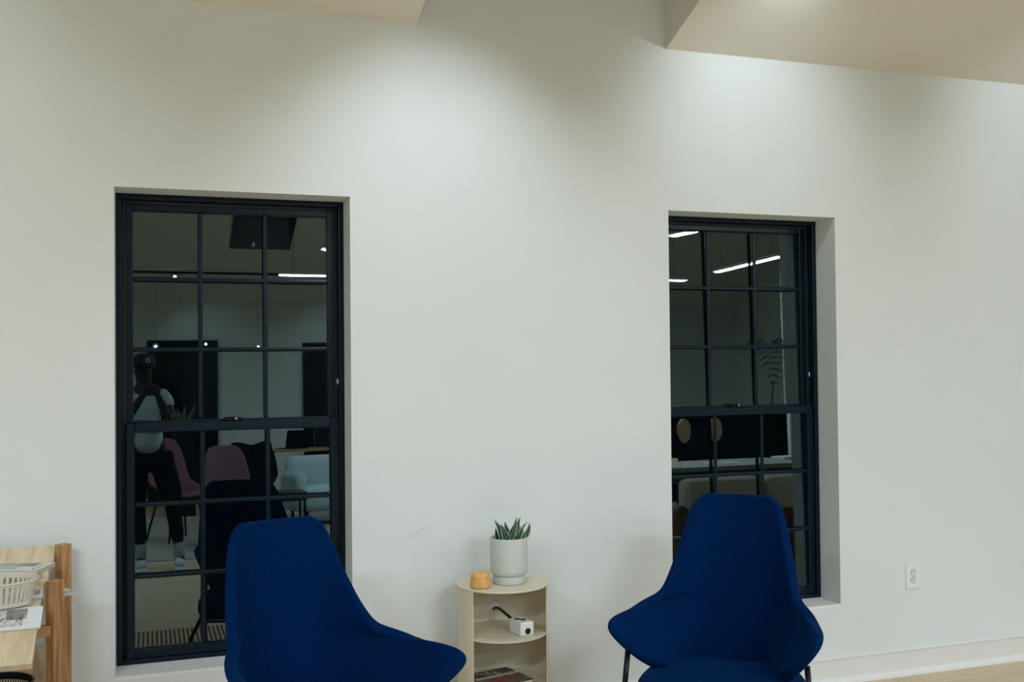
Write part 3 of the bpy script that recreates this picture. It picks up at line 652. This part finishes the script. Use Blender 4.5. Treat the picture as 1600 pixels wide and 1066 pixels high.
t = thing('side_shelf', 'small pale shelf unit by the white post', 'shelf', (6.2, -4.75, 0)); MB().box(-.2, .14, -.12, .12, .66, .68).build('shelf_board', WHT, t); MB().box(-.18, .12, -.1, .1, 0, .66).build('body', DKF, t)
t = thing('cup', 'white cup on the small shelf by the white post', 'cup', (6.22, -4.74, .68)); MB().lathe([(.035, 0), (.06, .09), (.055, .09), (.03, .01)], 24).build('bowl', WHT, t, smooth=False); MB().tube([(.058, 0, .07), (.085, 0, .06), (.08, 0, .03), (.05, 0, .025)], .006, 8).build('handle', WHT, t)
t = thing('palm', 'tall potted palm with dark fronds beside the white post', 'potted plant', (6.22, -5.25, 0))
MB().lathe([(.14, 0), (.18, .34)], 28).build('pot', BLKMETAL, t); MB().tube([(0, 0, .3), (.03, .02, .9), (.08, .05, 1.45)], .012, 8, .006).build('stem', DKF, t)
PALM = mat('palm_leaf', (.006, .02, .012), .6)
for k in range(7):
    a = k*.9; L = .30 if k else .34; b = MB()
    for j in range(15):
        f = j/15; c = Vector((.08+math.cos(a)*L*f, .05+math.sin(a)*L*f, 1.45+.55*math.sin(f*2.2)-.15*f)); s_d = Vector((-math.sin(a), math.cos(a), 0))
        for sg in (-1, 1):
            e = c+s_d*sg*.10*math.sin((f+.15)*2.6)+Vector((math.cos(a)*.06, math.sin(a)*.06, -.05)); v = [b.bm.verts.new(q) for q in (c, c+Vector((0, 0, .012)), e)]; b.bm.faces.new(v)
    b.build('frond', PALM, t)

# ------------------------------------------------------------------ the photographer, mirrored in the left window
def skin(name, verts, edges, rad, mt, parent, sub=2):
    me = bpy.data.meshes.new(name); me.from_pydata([Vector(v) for v in verts], edges, []); me.materials.append(mt)
    o = bpy.data.objects.new(name, me); C.objects.link(o); o.parent = parent
    md = o.modifiers.new('skin', 'SKIN'); md.use_smooth_shade = True
    sv = me.skin_vertices[0].data
    for i, r in enumerate(rad): sv[i].radius = r if isinstance(r, tuple) else (r, r)
    for i in range(len(verts)): sv[i].use_root = (i == 0)
    md = o.modifiers.new('sub', 'SUBSURF'); md.levels = sub; md.render_levels = sub
    return o
SKIN = mat('brown_skin', (.030, .014, .009), .6, spec=.25); SHIRT = mat('grey_tee', (.36, .43, .45), .9, noise=.1, nscale=60); PANTS = mat('black_trousers', (.003, .003, .004), .95, spec=.08)
LEG = mat('black_leggings', (.006, .004, .005), .9, spec=.1); SOCK = mat('grey_socks', (.30, .34, .36), .9); SHOE = mat('white_shoes', (.55, .60, .62), .7); CAPM = mat('black_cap', (.004, .005, .008), .8)
P0 = Vector((-.02, -4.62, 0))
person = thing('person', 'person in dark cap, pale tee and black trousers holding up a phone', 'person', P0)
# verts relative to P0; person faces +y
V = [(0, 0, .98), (-.01, .0, 1.12), (-.025, .0, 1.28), (-.035, .01, 1.42), (-.04, .03, 1.50), (-.045, .06, 1.57), (-.045, .065, 1.65), (-.045, .055, 1.70),   # 0-7 spine, head
     (-.16, .01, 1.42), (-.215, .07, 1.27), (-.20, .12, 1.19), (-.10, .30, 1.33), (-.035, .43, 1.43),       # 8-12 left-of-picture arm
     (.095, .01, 1.42), (.165, .07, 1.27), (.155, .12, 1.20), (.10, .30, 1.33), (.06, .43, 1.42),           # 13-17 other arm
     (-.095, 0, .92), (-.10, .02, .70), (-.09, .02, .50), (-.075, -.03, .28), (-.065, -.07, .09), (-.07, .03, .045),   # 18-23
     (.09, 0, .92), (.15, .04, .70), (.18, .06, .50), (.215, .0, .28), (.235, -.04, .09), (.25, .06, .045)]  # 24-29
E = [(0, 1), (1, 2), (2, 3), (3, 4), (4, 5), (5, 6), (6, 7), (3, 8), (8, 9), (9, 10), (10, 11), (11, 12), (3, 13), (13, 14), (14, 15), (15, 16), (16, 17),
     (0, 18), (18, 19), (19, 20), (20, 21), (21, 22), (22, 23), (0, 24), (24, 25), (25, 26), (26, 27), (27, 28), (28, 29)]
Rr = [(.14, .10), (.13, .095), (.145, .10), (.12, .08), .05, (.068, .085), (.078, .095), (.06, .075), .055, .045, .042, .034, .024, .055, .045, .042, .034, .024,
      .088, .075, .055, .052, .036, .036, .088, .075, .055, .052, .036, .036]
skin('body', V, E, Rr, SKIN, person)
# face, ears
f = MB(); f.lathe([(.001, .0), (.010, .012), (.007, .032), (.001, .040)], 10, (-.045, .158, 1.575)); f.build('nose', SKIN, person, smooth=True)
MB().box(-.065, -.025, .150, .160, 1.548, 1.556, bev=.003).build('mouth', mat('lips', (.09, .03, .03), .5), person)
for sx in (-1, 1):
    MB().lathe([(.001, -.009), (.011, 0), (.001, .009)], 12, (-.045+sx*.030, .150, 1.622)).build('eye', mat('eye_white', (.12, .12, .11), .5), person, smooth=True)
    MB().lathe([(.001, -.03), (.014, 0), (.001, .03)], 12, (-.045+sx*.082, .055, 1.61)).build('ear', SKIN, person, smooth=True)
# hands: palm and five separate fingers closed round the phone
for sx, c in ((-1, Vector((-.028, .455, 1.445))), (1, Vector((.062, .455, 1.435)))):
    hv = [c+Vector((0, -.03, -.02)), c+Vector((0, .015, .02))]; hr = [.024, .028]; he = [(0, 1)]
    for q in range(4):
        base = c+Vector((sx*.012, .025, .045-.019*q)); i0 = len(hv); L = (.030, .034, .032, .025)[q]
        hv += [base, base+Vector((-sx*.004, .032, .004)), base+Vector((-sx*L, .040, .004))]; hr += [.009, .0085, .007]; he += [(1, i0), (i0, i0+1), (i0+1, i0+2)]
    i0 = len(hv); hv += [c+Vector((-sx*.018, -.005, .01)), c+Vector((-sx*.034, .012, .035)), c+Vector((-sx*.04, .018, .055))]; hr += [.011, .0095, .008]; he += [(0, i0), (i0, i0+1), (i0+1, i0+2)]
    skin('hand', hv, he, hr, SKIN, person, 1)
# clothes
skin('t_shirt', [(-.005, 0, .915), (-.01, 0, 1.12), (-.025, 0, 1.28), (-.035, .01, 1.42), (-.17, .01, 1.41), (-.225, .06, 1.30), (.10, .01, 1.41), (.175, .06, 1.30)],
     [(0, 1), (1, 2), (2, 3), (3, 4), (4, 5), (3, 6), (6, 7)], [(.215, .145), (.175, .122), (.168, .12), (.125, .092), .072, .075, .072, .075], SHIRT, person)
skin('shorts', [(0, 0, .95), (-.098, 0, .88), (-.108, .02, .66), (-.105, .02, .50), (.095, 0, .88), (.155, .04, .66), (.185, .055, .50)],
     [(0, 1), (1, 2), (2, 3), (0, 4), (4, 5), (5, 6)], [(.15, .11), .108, .10, .092, .108, .10, .092], PANTS, person)
for pts in (((-.10, .02, .60), (-.09, .02, .50), (-.075, -.03, .28), (-.071, -.045, .20)), ((.165, .05, .60), (.18, .06, .50), (.215, .0, .28), (.222, -.012, .20))):
    skin('legging', pts, [(0, 1), (1, 2), (2, 3)], [.072, .064, .060, .050], LEG, person, 1)
for x, y in ((-.067, -.06), (.232, -.03)):
    MB().tube([(x-.004, y+.02, .22), (x, y, .12), (x, y-.005, .06)], .046, 14, .042).build('sock', SOCK, person, smooth=True)
    b = MB(); b.box(x-.047, x+.050, y-.07, y+.20, .002, .025, bev=.01); b.build('shoe_sole', SHOE, person)
    skin('shoe', [(x, y-.02, .06), (x, y+.06, .055), (x+.008, y+.14, .042)], [(0, 1), (1, 2)], [(.052, .05), (.048, .04), (.044, .028)], SHOE, person)
cap = MB(); cx, cy, cz = -.045, .06, 1.665
cap.lathe([(.098, -.015), (.1, .01), (.092, .05), (.062, .082), (.02, .094), (.001, .095)], 32, (cx, cy, cz), sy=1.12); co = cap.build('cap', CAPM, person, smooth=True)
MB().prism([(cx+.075*math.cos(a), cy+.085+.085*math.sin(a)) for a in [math.pi*k/12 for k in range(13)]], cz-.018, cz-.010).build('cap_brim', CAPM, co)
# stitched monogram on the cap front
lg = MB(); LM = Matrix.Translation((cx+.034, cy+.106, cz+.03)) @ Matrix.Rotation(R(90), 4, 'X') @ Matrix.Rotation(R(180), 4, 'Y')
def st(x0, y0, x1, y1, wv=.0035):
    d = Vector((x1-x0, y1-y0)); nrm = Vector((-d.y, d.x)).normalized()*wv
    lg.prism([(x0-nrm.x, y0-nrm.y), (x1-nrm.x, y1-nrm.y), (x1+nrm.x, y1+nrm.y), (x0+nrm.x, y0+nrm.y)], -.003, .004, LM)
st(-.016, -.02, -.016, .018); st(-.016, .018, .012, -.02); st(.012, -.02, .012, .018); st(-.012, .024, 0, .004); st(.012, .024, 0, .004); st(0, .004, 0, -.025)
lg.build('cap_monogram', SHOE, co)
t = thing('phone', 'dark smartphone held up in both hands of the person', 'phone', (-.003, -4.022, 1.405)); MB().box(-.037, .037, -.004, .004, 0, .075 if False else .078, bev=.003).build('body', BK, t)
